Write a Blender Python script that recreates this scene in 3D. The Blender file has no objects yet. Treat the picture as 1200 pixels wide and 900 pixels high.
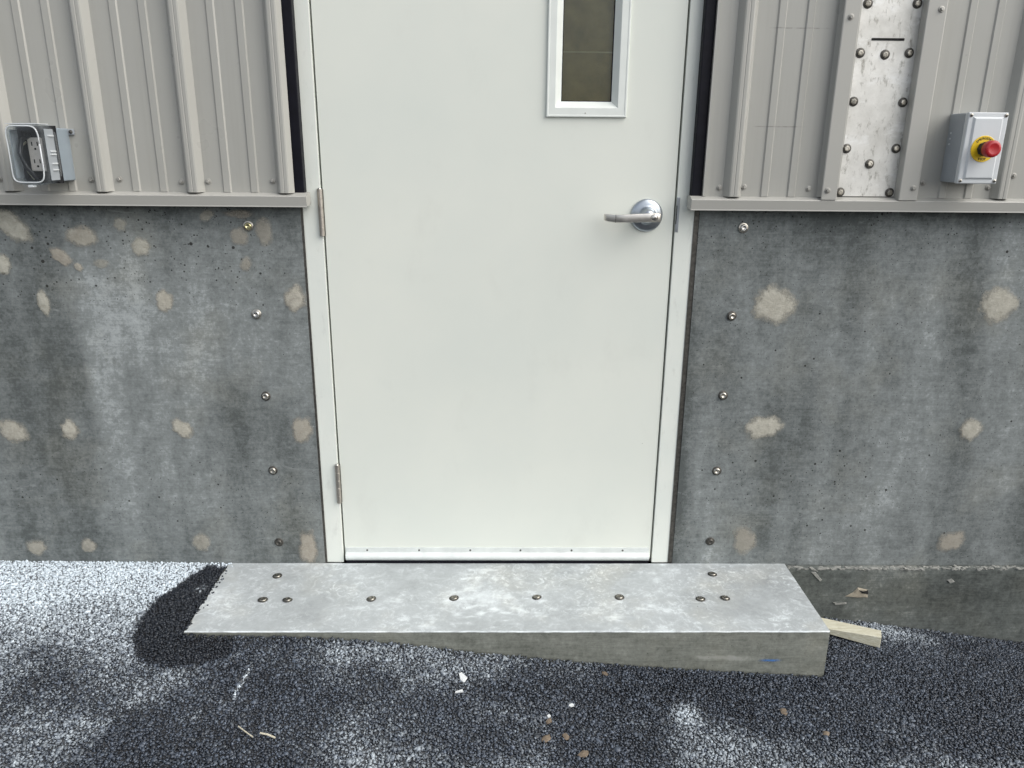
import bpy, bmesh, math, random
import numpy as np
from mathutils import Matrix, Vector
R = math.radians
random.seed(7); rng = np.random.default_rng(11)
scene = bpy.context.scene
C = scene.collection

# ------------------------------------------------------------------ camera
cam_d = bpy.data.cameras.new('camera'); cam = bpy.data.objects.new('camera', cam_d); C.objects.link(cam)
cam_d.sensor_fit = 'HORIZONTAL'; cam_d.sensor_width = 36.0; cam_d.lens = 27.08
cam_d.clip_start = 0.02; cam_d.clip_end = 500
pit, yaw, rol = 0.3008, 0.0156, 0.0091
fw = Vector((math.sin(yaw)*math.cos(pit), math.cos(yaw)*math.cos(pit), -math.sin(pit)))
rt = Vector((math.cos(yaw), -math.sin(yaw), 0)); up = rt.cross(fw)
r2 = math.cos(rol)*rt + math.sin(rol)*up; u2 = -math.sin(rol)*rt + math.cos(rol)*up
cam.matrix_world = Matrix(((r2.x, u2.x, -fw.x, 0.0049), (r2.y, u2.y, -fw.y, -2.0473), (r2.z, u2.z, -fw.z, 1.1936), (0, 0, 0, 1)))
scene.camera = cam

# ------------------------------------------------------------------ sky, sun, exposure
SUN_DIR = Vector((0.66, -0.33, 0.69)).normalized()       # towards the sun: high, to the right, a little in front of the wall
elev = math.asin(SUN_DIR.z); azim = math.atan2(SUN_DIR.x, SUN_DIR.y)
world = bpy.data.worlds.new('World'); scene.world = world; world.use_nodes = True
wn = world.node_tree; wn.nodes.clear()
sky = wn.nodes.new('ShaderNodeTexSky'); sky.sky_type = 'NISHITA'; sky.sun_disc = False
sky.sun_elevation = elev; sky.sun_rotation = azim; sky.air_density = 1.0; sky.dust_density = 3.0; sky.ozone_density = 1.0
hs = wn.nodes.new('ShaderNodeHueSaturation'); hs.inputs['Saturation'].default_value = 0.36
bg = wn.nodes.new('ShaderNodeBackground'); bg.inputs['Strength'].default_value = 0.15
wo = wn.nodes.new('ShaderNodeOutputWorld')
wn.links.new(sky.outputs[0], hs.inputs['Color']); wn.links.new(hs.outputs[0], bg.inputs[0]); wn.links.new(bg.outputs[0], wo.inputs[0])
sun_d = bpy.data.lights.new('sun', 'SUN'); sun_d.energy = 1.2; sun_d.angle = R(75); sun_d.color = (1.0, 0.985, 0.93)
sun = bpy.data.objects.new('sun', sun_d); C.objects.link(sun)
sun.rotation_euler = (-SUN_DIR).to_track_quat('-Z', 'Y').to_euler(); sun.location = (3, -3, 5)
scene.view_settings.view_transform = 'Standard'; scene.view_settings.look = 'None'
scene.view_settings.gamma = 1.0; scene.view_settings.use_curve_mapping = False
scene.view_settings.exposure = 0.56
scene.render.engine = 'CYCLES'
scene.render.resolution_x = 1024; scene.render.resolution_y = 768

# ------------------------------------------------------------------ material helpers
class NT:
    """small wrapper round a material's node tree"""
    def __init__(s, name):
        s.m = bpy.data.materials.new(name); s.m.use_nodes = True; s.t = s.m.node_tree; s.t.nodes.clear()
        s.out = s.n('OutputMaterial'); s.b = s.n('BsdfPrincipled'); s.l(s.b.outputs[0], s.out.inputs[0])
    def n(s, k): return s.t.nodes.new('ShaderNode'+k)
    def l(s, a, b): s.t.links.new(a, b)
    def val(s, sock, v):
        if hasattr(v, 'is_output'): s.l(v, sock)
        else: sock.default_value = v
    def pos(s, obj=False):
        if obj: return s.n('TexCoord').outputs['Object']
        return s.n('NewGeometry').outputs['Position']
    def mapv(s, v, sc):
        m = s.n('VectorMath'); m.operation = 'MULTIPLY'; s.l(v, m.inputs[0]); m.inputs[1].default_value = sc; return m.outputs[0]
    def noise(s, v, scale, detail=4, rough=.55, dist=0):
        t = s.n('TexNoise'); s.l(v, t.inputs['Vector']); t.inputs['Scale'].default_value = scale
        t.inputs['Detail'].default_value = detail; t.inputs['Roughness'].default_value = rough; t.inputs['Distortion'].default_value = dist
        return t.outputs['Fac']
    def voro(s, v, scale, feat='F1', rnd=1.0):
        t = s.n('TexVoronoi'); t.feature = feat; s.l(v, t.inputs['Vector']); t.inputs['Scale'].default_value = scale
        t.inputs['Randomness'].default_value = rnd; return t
    def rng(s, x, a, b, c=0., d=1.):
        m = s.n('MapRange'); m.clamp = True; s.val(m.inputs[0], x)
        for i, q in enumerate((a, b, c, d)): m.inputs[i+1].default_value = q
        return m.outputs[0]
    def math(s, op, a, b=0.0):
        m = s.n('Math'); m.operation = op; s.val(m.inputs[0], a); s.val(m.inputs[1], b); return m.outputs[0]
    def mix(s, f, a, b, mode='MIX'):
        m = s.n('Mix'); m.data_type = 'RGBA'; m.blend_type = mode
        s.val(m.inputs[0], f)
        for sock, q in ((m.inputs[6], a), (m.inputs[7], b)):
            if isinstance(q, tuple): sock.default_value = q if len(q) == 4 else q+(1,)
            else: s.l(q, sock)
        return m.outputs[2]
    def attr(s, name):
        a = s.n('Attribute'); a.attribute_name = name; return a
    def bump(s, h, strength=.3, dist=.002, nrm=None):
        b = s.n('Bump'); b.inputs['Strength'].default_value = strength; b.inputs['Distance'].default_value = dist
        s.l(h, b.inputs['Height'])
        if nrm: s.l(nrm, b.inputs['Normal'])
        return b.outputs[0]
    def fin(s, col=None, rough=None, metal=None, nrm=None, spec=None):
        for k, q in (('Base Color', col), ('Roughness', rough), ('Metallic', metal), ('Specular IOR Level', spec)):
            if q is None: continue
            if isinstance(q, tuple): q = q if len(q) == 4 else q+(1,)
            s.val(s.b.inputs[k], q)
        if nrm: s.l(nrm, s.b.inputs['Normal'])
        return s.m

def simple(name, c, rough=.5, metal=0., vs=30., va=.12, bs=0., bd=.0005, spec=.5, dirt=None):
    t = NT(name); P = t.pos(); n = t.noise(P, vs, 5)
    lo = tuple(x*(1-va) for x in c); hi = tuple(min(1, x*(1+va)) for x in c)
    col = t.mix(t.rng(n, .3, .7), lo, hi)
    if dirt:
        d = t.rng(t.noise(P, vs*.35, 6, .7), .52, .72); col = t.mix(t.math('MULTIPLY', d, dirt[1]), col, dirt[0])
    nr = t.bump(t.noise(P, bs, 3), .5, bd) if bs else None
    return t.fin(col, t.rng(t.noise(P, vs*1.7, 3), .3, .7, rough*.85, min(1, rough*1.15)), metal, nr, spec)

MAT = {}
# painted steel door: faint roller texture, smudges and a few specks
t = NT('door_paint'); P = t.pos()
col = t.mix(t.rng(t.noise(P, 2.2, 4), .35, .68), (.70, .728, .668), (.748, .765, .695))
sm = t.rng(t.noise(t.mapv(P, (1, 1, .6)), 7, 6, .65), .56, .78); col = t.mix(t.math('MULTIPLY', sm, .17), col, (.50, .50, .45))
vd = t.voro(P, 17); sp = t.math('MULTIPLY', t.math('LESS_THAN', vd.outputs['Distance'], .05), t.math('GREATER_THAN', t.n('SeparateColor').outputs[0], .5))
sc_ = t.n('SeparateColor'); t.l(vd.outputs['Color'], sc_.inputs[0])
sp = t.math('MULTIPLY', t.math('LESS_THAN', vd.outputs['Distance'], .028), t.math('GREATER_THAN', sc_.outputs[0], .90))
col = t.mix(t.math('MULTIPLY', sp, .6), col, (.22, .21, .18))
MAT['door'] = t.fin(col, t.rng(t.noise(P, 5, 3), .3, .7, .36, .48), 0., t.bump(t.noise(P, 420, 2), .10, .0004))
t = NT('frame_paint'); P = t.pos()
col = t.mix(t.rng(t.noise(P, 6, 5), .35, .68), (.705, .738, .685), (.755, .775, .715))
sm = t.rng(t.noise(t.mapv(P, (2.5, 2.5, 1)), 14, 6, .7), .58, .74); col = t.mix(t.math('MULTIPLY', sm, .28), col, (.36, .36, .33))
MAT['frame'] = t.fin(col, .45, 0., t.bump(t.noise(P, 300, 2), .12, .0004))
MAT['lite_paint'] = simple('lite_frame_paint', (.735, .765, .725), .38, 0, 20, .03)
t = NT('siding_paint'); P = t.pos()
col = t.mix(t.rng(t.noise(P, 1.6, 3), .3, .7), (.366, .362, .333), (.392, .388, .356))
col = t.mix(t.rng(t.noise(t.mapv(P, (1, 1, .035)), 46, 5, .65), .50, .74, 0, .20), col, (.27, .26, .23))
col = t.mix(t.rng(t.noise(P, 120, 5, .7), .62, .74, 0, .22), col, (.24, .23, .20))
xyz = t.n('SeparateXYZ'); t.l(P, xyz.inputs[0])
for z0, xa, xb in ((1.468, .645, .80), (1.243, .628, .765)):      # two horizontal rub marks
    m = t.math('MULTIPLY', t.rng(t.math('ABSOLUTE', t.math('SUBTRACT', xyz.outputs[2], z0)), .0007, .0018, 1, 0), t.math('MULTIPLY', t.rng(xyz.outputs[0], xa, xa+.02), t.rng(xyz.outputs[0], xb-.03, xb, 1, 0)))
    col = t.mix(t.math('MULTIPLY', m, t.rng(t.noise(P, 60, 3), .35, .6, .1, .6)), col, (.16, .155, .14))
MAT['siding'] = t.fin(col, t.rng(t.noise(P, 7, 3), .3, .7, .26, .36), 0., t.bump(t.noise(t.mapv(P, (1, 1, .5)), 7, 2), .35, .006))
MAT['trim'] = simple('trim_paint', (.405, .398, .366), .34, 0, 1.6, .03)
MAT['black'] = simple('black_rubber', (.004, .004, .008), .55, 0, 40, .3, 90, .001, .2)
MAT['dark'] = simple('dark_void', (.006, .006, .006), .9, 0, 40, .2)
MAT['steel'] = simple('stainless_steel', (.60, .585, .55), .28, 1, 60, .10, 200, .0002)
MAT['bolt'] = simple('zinc_bolt', (.52, .49, .43), .30, 1, 120, .25, 300, .0004, dirt=((.12, .10, .08), .5))
MAT['bolt_mid'] = simple('weathered_bolt', (.30, .285, .25), .34, 1, 120, .3, 300, .0004)
MAT['bolt_yellow'] = simple('yellow_zinc_bolt', (.62, .57, .33), .26, 1, 120, .15, 300, .0003)
MAT['bolt_dark'] = simple('dirty_washer', (.10, .095, .085), .5, .7, 120, .35, 300, .0006)
MAT['screw'] = simple('painted_screw', (.36, .35, .32), .35, .3, 90, .2)
MAT['chrome'] = simple('satin_chrome', (.44, .475, .51), .34, 1, 45, .06)
MAT['lever'] = simple('satin_nickel', (.72, .69, .64), .36, 1, 45, .06)
MAT['hinge'] = simple('dull_hinge_steel', (.50, .46, .41), .42, 1, 60, .08)
MAT['alu'] = simple('sweep_aluminium', (.70, .73, .71), .42, .12, 30, .08)
MAT['grey_pvc'] = simple('grey_plastic', (.27, .315, .35), .42, 0, 20, .05)
MAT['box_light'] = simple('light_grey_plastic', (.60, .625, .635), .36, 0, 20, .04)
MAT['box_side'] = simple('grey_box_plastic', (.33, .355, .375), .42, 0, 20, .05)
MAT['red'] = simple('red_plastic', (.42, .018, .024), .30, 0, 30, .08)
MAT['yellow'] = simple('yellow_plate', (.80, .54, .02), .40, 0, 30, .05)
MAT['ink'] = simple('black_ink', (.02, .018, .01), .6, 0, 30, .05)
MAT['tape'] = simple('packing_tape', (.62, .50, .30), .5, 0, 40, .1)
MAT['white_plastic'] = simple('white_receptacle', (.66, .60, .55), .4, 0, 120, .10)
MAT['cable'] = simple('black_cable', (.012, .012, .014), .45, 0, 30, .1)
MAT['card'] = simple('brown_board', (.40, .285, .135), .85, 0, 24, .22, 80, .0006)
t = NT('pine_wood'); P = t.pos(); gr = t.noise(t.mapv(P, (.08, 1, 1)), 260, 4, .65, .4)
col = t.mix(t.rng(gr, .35, .7), (.52, .49, .36), (.70, .69, .57)); col = t.mix(t.rng(t.noise(P, 30, 4), .55, .75, 0, .5), col, (.40, .37, .27))
MAT['pine'] = t.fin(col, .7, 0., t.bump(gr, .4, .001))
MAT['grout_chip'] = simple('grout_chip', (.25, .25, .23), .9, 0, 90, .2, 200, .002)
MAT['patch_tan'] = simple('tan_grout', (.30, .265, .205), .9, 0, 60, .25, 150, .002)
MAT['tan_stone'] = simple('tan_stone', (.165, .128, .092), .9, 0, 90, .25, 150, .002)
MAT['white_chip'] = simple('white_paint_chip', (.66, .68, .68), .6, 0, 90, .06)
MAT['straw'] = simple('straw', (.56, .52, .40), .7, 0, 90, .15)
# bare mill-finish plate: mottled, scuffed, pitted
t = NT('bare_aluminium_plate'); P = t.pos()
col = t.mix(t.rng(t.noise(P, 13, 6, .65), .32, .7), (.56, .55, .51), (.80, .79, .75))
col = t.mix(t.rng(t.noise(t.mapv(P, (1, 1, .45)), 60, 7, .75), .54, .68, 0, .8), col, (.17, .155, .12))
col = t.mix(t.rng(t.noise(t.mapv(P, (.5, 1, 1)), 22, 6, .7), .55, .70, 0, .8), col, (.84, .84, .82))
MAT['plate'] = t.fin(col, t.rng(t.noise(P, 40, 4), .3, .7, .42, .65), .35, t.bump(t.noise(P, 160, 4), .25, .0008))
# clear cover
t = NT('clear_polycarbonate'); t.fin((.50, .53, .55), .12, 0.)
t.b.inputs['Transmission Weight'].default_value = 0.0; t.b.inputs['Specular IOR Level'].default_value = .7
tr = t.n('BsdfTransparent'); tr.inputs[0].default_value = (.93, .95, .96, 1)
lw = t.n('LayerWeight'); lw.inputs[0].default_value = .35
mx = t.n('MixShader'); t.l(t.rng(t.math('POWER', lw.outputs['Facing'], 1.6), 0, 1, .02, .50), mx.inputs[0]); t.l(tr.outputs[0], mx.inputs[1]); t.l(t.b.outputs[0], mx.inputs[2]); t.l(mx.outputs[0], t.out.inputs[0])
MAT['clear'] = t.m
t = NT('window_glass'); t.fin((.9, .95, .93), .03, 0.)
tr = t.n('BsdfTransparent'); tr.inputs[0].default_value = (.86, .90, .87, 1); gl = t.n('BsdfGlossy'); gl.inputs['Roughness'].default_value = .02
fr = t.n('Fresnel'); fr.inputs[0].default_value = 1.5; mx = t.n('MixShader')
t.l(fr.outputs[0], mx.inputs[0]); t.l(tr.outputs[0], mx.inputs[1]); t.l(gl.outputs[0], mx.inputs[2]); t.l(mx.outputs[0], t.out.inputs[0])
MAT['glass'] = t.m

def concrete(name, lo, hi, light, streak=1.0, grain=1.0, horw=1.0, scuff=0.):
    """formed concrete: board grain, trowel scratches, water streaks and painted shade (attribute 'stain'), pinholes (attribute 'pits')"""
    t = NT(name); P = t.pos()
    a = t.attr('stain_tone').outputs['Fac']; pa = t.attr('pits').outputs['Fac']
    big = t.noise(P, 3.0, 5, .6); mid = t.noise(t.mapv(P, (1, 1, .22)), 9, 5, .6); fine = t.noise(P, 110, 5, .75); mot = t.noise(P, 20, 6, .68, .4)
    hor = t.noise(t.mapv(P, (.09, .4, 1)), 190, 5, .7, .25); hor2 = t.noise(t.mapv(P, (.16, .4, 1)), 46, 5, .65, .5)
    ver = t.noise(t.mapv(P, (1, .4, .07)), 120, 3, .6)
    f = t.math('ADD', t.math('MULTIPLY', t.math('SUBTRACT', big, .5), .8), t.math('MULTIPLY', t.math('SUBTRACT', mid, .5), .7*streak))
    grit = t.noise(P, 52, 7, .8, .3); hair = t.noise(t.mapv(P, (.045, .4, 1)), 330, 3, .6, .1)
    for q, w in ((fine, 1.0*grain), (grit, 1.35*grain), (mot, .72), (hor, .42*grain*horw), (hor2, .34*grain*horw), (hair, .24*grain*horw), (ver, .16*grain)):
        f = t.math('ADD', f, t.math('MULTIPLY', t.math('SUBTRACT', q, .5), w))
    f = t.math('ADD', t.math('ADD', f, .5), a)
    col = t.mix(t.rng(f, 0, 1), lo, hi)
    col = t.mix(t.rng(f, .80, 1.4, 0, .85), col, light)
    wisp = t.rng(t.noise(t.mapv(P, (.35, .4, 1)), 24, 7, .78, 1.2), .60, .74, 0, .38*grain); col = t.mix(wisp, col, light)
    if scuff:
        sw_ = t.noise(P, 34, 8, .8, 1.6); sc0 = t.noise(P, 5, 4, .6)
        col = t.mix(t.math('MULTIPLY', t.rng(sw_, .50, .66, 0, scuff), t.rng(sc0, .36, .60)), col, light)
        col = t.mix(t.rng(t.noise(P, 60, 7, .8, 1.0), .56, .70, 0, .12), col, lo)
    warm = t.rng(t.noise(P, 4.5, 4, .6), .50, .72, 0, .55); col = t.mix(warm, col, (1.06, 1.0, .90), 'MULTIPLY')
    # pinholes
    v = t.voro(P, 46); sc = t.n('SeparateColor'); t.l(v.outputs['Color'], sc.inputs[0])
    rad = t.math('MULTIPLY', t.math('MULTIPLY', t.math('POWER', sc.outputs[0], 6.0), pa), .25)
    hole = t.math('LESS_THAN', v.outputs['Distance'], rad)
    v2 = t.voro(P, 130); sc2 = t.n('SeparateColor'); t.l(v2.outputs['Color'], sc2.inputs[0])
    hole2 = t.math('LESS_THAN', v2.outputs['Distance'], t.math('MULTIPLY', t.math('MULTIPLY', t.math('POWER', sc2.outputs[1], 9.0), pa), .30))
    hole = t.math('MAXIMUM', hole, hole2)
    col = t.mix(t.math('MULTIPLY', hole, .9), col, (.018, .017, .015))
    h = t.math('ADD', t.math('MULTIPLY', hor, .6), t.math('MULTIPLY', fine, .8)); h = t.math('SUBTRACT', h, t.math('MULTIPLY', hole, 3.0))
    return t.fin(col, t.rng(fine, .3, .7, .72, .92), 0., t.bump(h, .35, .0012), .35)
MAT['concrete'] = concrete('formed_concrete', (.086, .096, .094), (.276, .298, .294), (.45, .478, .482))
MAT['footing'] = concrete('footing_concrete', (.046, .052, .048), (.150, .163, .152), (.28, .29, .27), .7, 1.2, 1.3)
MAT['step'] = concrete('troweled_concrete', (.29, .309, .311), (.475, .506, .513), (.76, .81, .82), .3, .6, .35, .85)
MAT['stepfront'] = concrete('olive_formed_concrete', (.100, .106, .090), (.265, .275, .242), (.32, .32, .30), .5, 1.0, 1.7)  # darker olive concrete for the step's front and sides
# grout patch, feathered at the rim
t = NT('grout_patch'); P = t.pos(); e = t.attr('edge').outputs['Fac']
tn = t.attr('tone').outputs['Fac']
n = t.noise(P, 60, 5, .7); rid = t.noise(t.mapv(P, (1, 1, 2.5)), 90, 5, .7, .5)
col = t.mix(t.rng(n, .3, .7), (.37, .355, .295), (.51, .495, .425)); col = t.mix(t.rng(rid, .58, .72, 0, .8), col, (.58, .57, .52)); col = t.mix(t.rng(t.noise(P, 28, 6, .75, .8), .52, .70, 0, .55), col, (.20, .195, .165))
col = t.mix(t.math('MULTIPLY', tn, .7), col, (.34, .285, .23))
t.fin(col, .9, 0., t.bump(t.math('ADD', rid, n), .5, .0025))
al = t.rng(t.math('ADD', e, t.math('MULTIPLY', t.math('SUBTRACT', t.noise(P, 48, 6, .75), .5), .95)), .06, .44)
al = t.math('MULTIPLY', al, t.attr('fade').outputs['Fac'])
tr = t.n('BsdfTransparent'); mx = t.n('MixShader'); t.l(al, mx.inputs[0]); t.l(tr.outputs[0], mx.inputs[1]); t.l(t.b.outputs[0], mx.inputs[2]); t.l(mx.outputs[0], t.out.inputs[0])
MAT['patch'] = t.m
# asphalt: binder sheet and the crushed stone in it; 'dust' = white cement dust lying on it
t = NT('asphalt_binder'); P = t.pos(); v = t.voro(P, 105)
base = t.mix(t.rng(v.outputs['Distance'], .1, .55), (.055, .057, .062), (.010, .010, .012))
MAT['asphalt'] = t.fin(t.mix(t.math('MULTIPLY', t.attr('dust').outputs['Fac'], .35), base, (.62, .66, .70)), .85, 0, t.bump(v.outputs['Distance'], .8, -.006), .3)
t = NT('asphalt_stone'); P = t.pos()
sh = t.attr('shade').outputs['Fac']; du = t.attr('dust').outputs['Fac']
col = t.mix(sh, (.010, .0124, .0175), (.105, .127, .164))
n = t.noise(P, 380, 4, .7); col = t.mix(t.rng(n, .45, .75, 0, .26), col, (.15, .178, .225))
d = t.rng(t.math('ADD', du, t.math('MULTIPLY', t.math('SUBTRACT', t.noise(P, 260, 4, .7), .5), .6)), .22, .98)
col = t.mix(d, col, (.68, .755, .81))
MAT['stone'] = t.fin(col, t.rng(d, 0, 1, .34, .9), 0, t.bump(n, .6, .0012), .5)

# ------------------------------------------------------------------ mesh helpers
def link(name, me, mat=None, parent=None, smooth=False):
    o = bpy.data.objects.new(name, me); C.objects.link(o)
    if mat is not None: me.materials.clear(); me.materials.append(MAT[mat] if isinstance(mat, str) else mat)
    if smooth:
        for f in me.polygons: f.use_smooth = True
    if parent is not None: o.parent = parent
    return o
def obj(name, bm, mat, parent=None, smooth=False):
    me = bpy.data.meshes.new(name); bmesh.ops.recalc_face_normals(bm, faces=bm.faces); bm.to_mesh(me); bm.free()
    return link(name, me, mat, parent, smooth)
def tag(o, label, cat, group=None):
    o['label'] = label; o['category'] = cat
    if group: o['group'] = group
    return o
def empty(name, loc=(0, 0, 0)):
    o = bpy.data.objects.new(name, None); o.empty_display_size = .05; C.objects.link(o); o.location = loc
    return o
def child(parent, o):
    """parent keeping world place (empties here are unrotated)"""
    o.parent = parent; o.location = Vector(o.location) - Vector(parent.location); return o
def part(parent, name, bm, mat, smooth=False):
    """mesh given in world coordinates, parented to an unrotated empty"""
    o = obj(name, bm, mat, None, smooth); o.parent = parent
    off = Vector((0, 0, 0)); q = parent
    while q is not None: off += Vector(q.location); q = q.parent
    o.location = -off; return o
def box(bm, x0, x1, y0, y1, z0, z1, bev=0., seg=2):
    vs = [bm.verts.new((x, y, z)) for x in (x0, x1) for y in (y0, y1) for z in (z0, z1)]
    fs = [(0, 1, 3, 2), (4, 6, 7, 5), (0, 4, 5, 1), (2, 3, 7, 6), (0, 2, 6, 4), (1, 5, 7, 3)]
    nf = [bm.faces.new([vs[i] for i in f]) for f in fs]
    if bev > 0:
        es = list({e for f in nf for e in f.edges})
        bmesh.ops.bevel(bm, geom=es, offset=bev, segments=seg, affect='EDGES', profile=.7)
    return bm
def B(*a, **k):
    return box(bmesh.new(), *a, **k)
def lathe(bm, prof, o, axis='-y', n=20, phase=0.):
    """prof: list of (radius, height); axis: direction of height"""
    o = Vector(o)
    ax = {'-y': (Vector((1, 0, 0)), Vector((0, 0, 1)), Vector((0, -1, 0))), 'z': (Vector((1, 0, 0)), Vector((0, 1, 0)), Vector((0, 0, 1))),
          'x': (Vector((0, 1, 0)), Vector((0, 0, 1)), Vector((1, 0, 0)))}[axis] if isinstance(axis, str) else axis
    rings = []
    for r, h in prof:
        if r <= 1e-6: rings.append([bm.verts.new(o+ax[2]*h)])
        else: rings.append([bm.verts.new(o+ax[0]*(r*math.cos(phase+2*math.pi*i/n))+ax[1]*(r*math.sin(phase+2*math.pi*i/n))+ax[2]*h) for i in range(n)])
    for a, b in zip(rings, rings[1:]):
        for i in range(n):
            j = (i+1) % n
            if len(a) == 1 and len(b) == 1: continue
            if len(a) == 1: bm.faces.new((a[0], b[j], b[i]))
            elif len(b) == 1: bm.faces.new((a[i], a[j], b[0]))
            else: bm.faces.new((a[i], a[j], b[j], b[i]))
    return bm
def tube(bm, pts, r, n=6):
    pts = [Vector(q) for q in pts]; prev = None
    for i, q in enumerate(pts):
        d = (pts[min(i+1, len(pts)-1)]-pts[max(i-1, 0)]).normalized()
        s = d.cross(Vector((0, 0, 1)));  s = s.normalized() if s.length > .05 else Vector((1, 0, 0)); w = d.cross(s)
        rr = r[i] if isinstance(r, (list, tuple)) else r
        ring = [bm.verts.new(q+s*(rr*math.cos(2*math.pi*k/n))+w*(rr*math.sin(2*math.pi*k/n))) for k in range(n)]
        if prev:
            for k in range(n): bm.faces.new((prev[k], prev[(k+1) % n], ring[(k+1) % n], ring[k]))
        else: bm.faces.new(ring)
        prev = ring
    bm.faces.new(prev[::-1]); return bm
def strip(bm, prof, z0, z1):
    """extrude an (x, y) polyline along z"""
    a = [bm.verts.new((x, y, z0)) for x, y in prof]; b = [bm.verts.new((x, y, z1)) for x, y in prof]
    for i in range(len(prof)-1): bm.faces.new((a[i], a[i+1], b[i+1], b[i]))
    return bm
def solid(o, th, off=1.0):
    m = o.modifiers.new('thickness', 'SOLIDIFY'); m.thickness = th; m.offset = off; return o
def sstep(a, b, x):
    t = np.clip((x-a)/(b-a), 0, 1); return t*t*(3-2*t)
def vnoise(x, y, s, seed):
    """smooth value noise on the plane"""
    g = np.random.default_rng(seed).random((256, 256)); X = x*s+57.3; Y = y*s+91.7
    i = np.floor(X).astype(int); j = np.floor(Y).astype(int); u = X-i; v = Y-j; u = u*u*(3-2*u); v = v*v*(3-2*v)
    G = lambda a, b: g[a % 256, b % 256]
    return (G(i, j)*(1-u)+G(i+1, j)*u)*(1-v)+(G(i, j+1)*(1-u)+G(i+1, j+1)*u)*v
def fbm(x, y, s, seed, oc=4):
    r = 0; a = .5
    for k in range(oc): r = r+a*vnoise(x, y, s*2**k, seed+k); a *= .5
    return r/(1-.5**oc)
def set_attr(me, name, arr):
    a = me.attributes.new(name, 'FLOAT', 'POINT'); a.data.foreach_set('value', np.asarray(arr, dtype=np.float32).ravel())

# ------------------------------------------------------------------ ground height (thin-plate spline through surveyed points)
CP = np.array([(-3, 0, .015), (-1.48, 0, .008), (-.82, 0, .001), (-.80, -.346, -.002), (-.40, -.346, -.015), (-.06, -.346, -.055), (.26, -.346, -.090), (.55, -.346, -.114), (.866, -.346, -.133),
               (.98, -.025, -.171), (1.30, -.025, -.215), (1.64, -.025, -.262), (2.6, -.025, -.33), (1.08, -.19, -.166), (1.7, -.40, -.21), (-1.3, -.8, -.02), (-.6, -.8, -.05), (0, -.8, -.085), (.6, -.8, -.13), (1.3, -.8, -.175),
               (-1.3, -1.6, -.06), (0, -1.6, -.11), (1.3, -1.6, -.18), (-3, -1.6, -.02), (3, -1.6, -.30)], float)
def tps_k(d): return np.where(d > 1e-9, d*d*np.log(np.maximum(d, 1e-9)), 0)
_n = len(CP); _K = tps_k(np.hypot(CP[:, None, 0]-CP[None, :, 0], CP[:, None, 1]-CP[None, :, 1]))+2e-3*np.eye(_n)
_P = np.c_[np.ones(_n), CP[:, :2]]; _A = np.block([[_K, _P], [_P.T, np.zeros((3, 3))]])
_w = np.linalg.solve(_A, np.r_[CP[:, 2], 0, 0, 0])
def gz(x, y):
    x = np.clip(np.asarray(x, float), -2.8, 2.8); y = np.clip(np.asarray(y, float), -1.6, .1)
    z = _w[-3]+_w[-2]*x+_w[-1]*y
    for i in range(_n): z = z+_w[i]*tps_k(np.hypot(x-CP[i, 0], y-CP[i, 1]))
    return z

SX0, SX1, SY = -.800, .860, -.346          # step footprint
def poly_dist(x, y, poly):
    """signed distance, negative inside"""
    d = np.full(np.shape(x), 9.); ins = np.zeros(np.shape(x), bool); n = len(poly)
    for i in range(n):
        ax, ay = poly[i]; bx, by = poly[(i+1) % n]; ex, ey = bx-ax, by-ay
        tt = np.clip(((x-ax)*ex+(y-ay)*ey)/(ex*ex+ey*ey), 0, 1); d = np.minimum(d, np.hypot(x-ax-tt*ex, y-ay-tt*ey))
        c = ((ay > y) != (by > y)) & (x < (bx-ax)*(y-ay)/((by-ay) if by != ay else 1e-9)+ax); ins ^= c
    return np.where(ins, -d, d)
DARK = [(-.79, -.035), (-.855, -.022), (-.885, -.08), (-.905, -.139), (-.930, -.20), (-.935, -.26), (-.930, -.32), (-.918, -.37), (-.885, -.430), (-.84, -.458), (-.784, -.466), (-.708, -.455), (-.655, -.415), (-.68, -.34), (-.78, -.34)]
def blob(x, y, cx, cy, rx, ry, ang=0):
    c, s = math.cos(ang), math.sin(ang); u = ((x-cx)*c+(y-cy)*s)/rx; v = (-(x-cx)*s+(y-cy)*c)/ry
    return np.exp(-(u*u+v*v))
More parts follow.
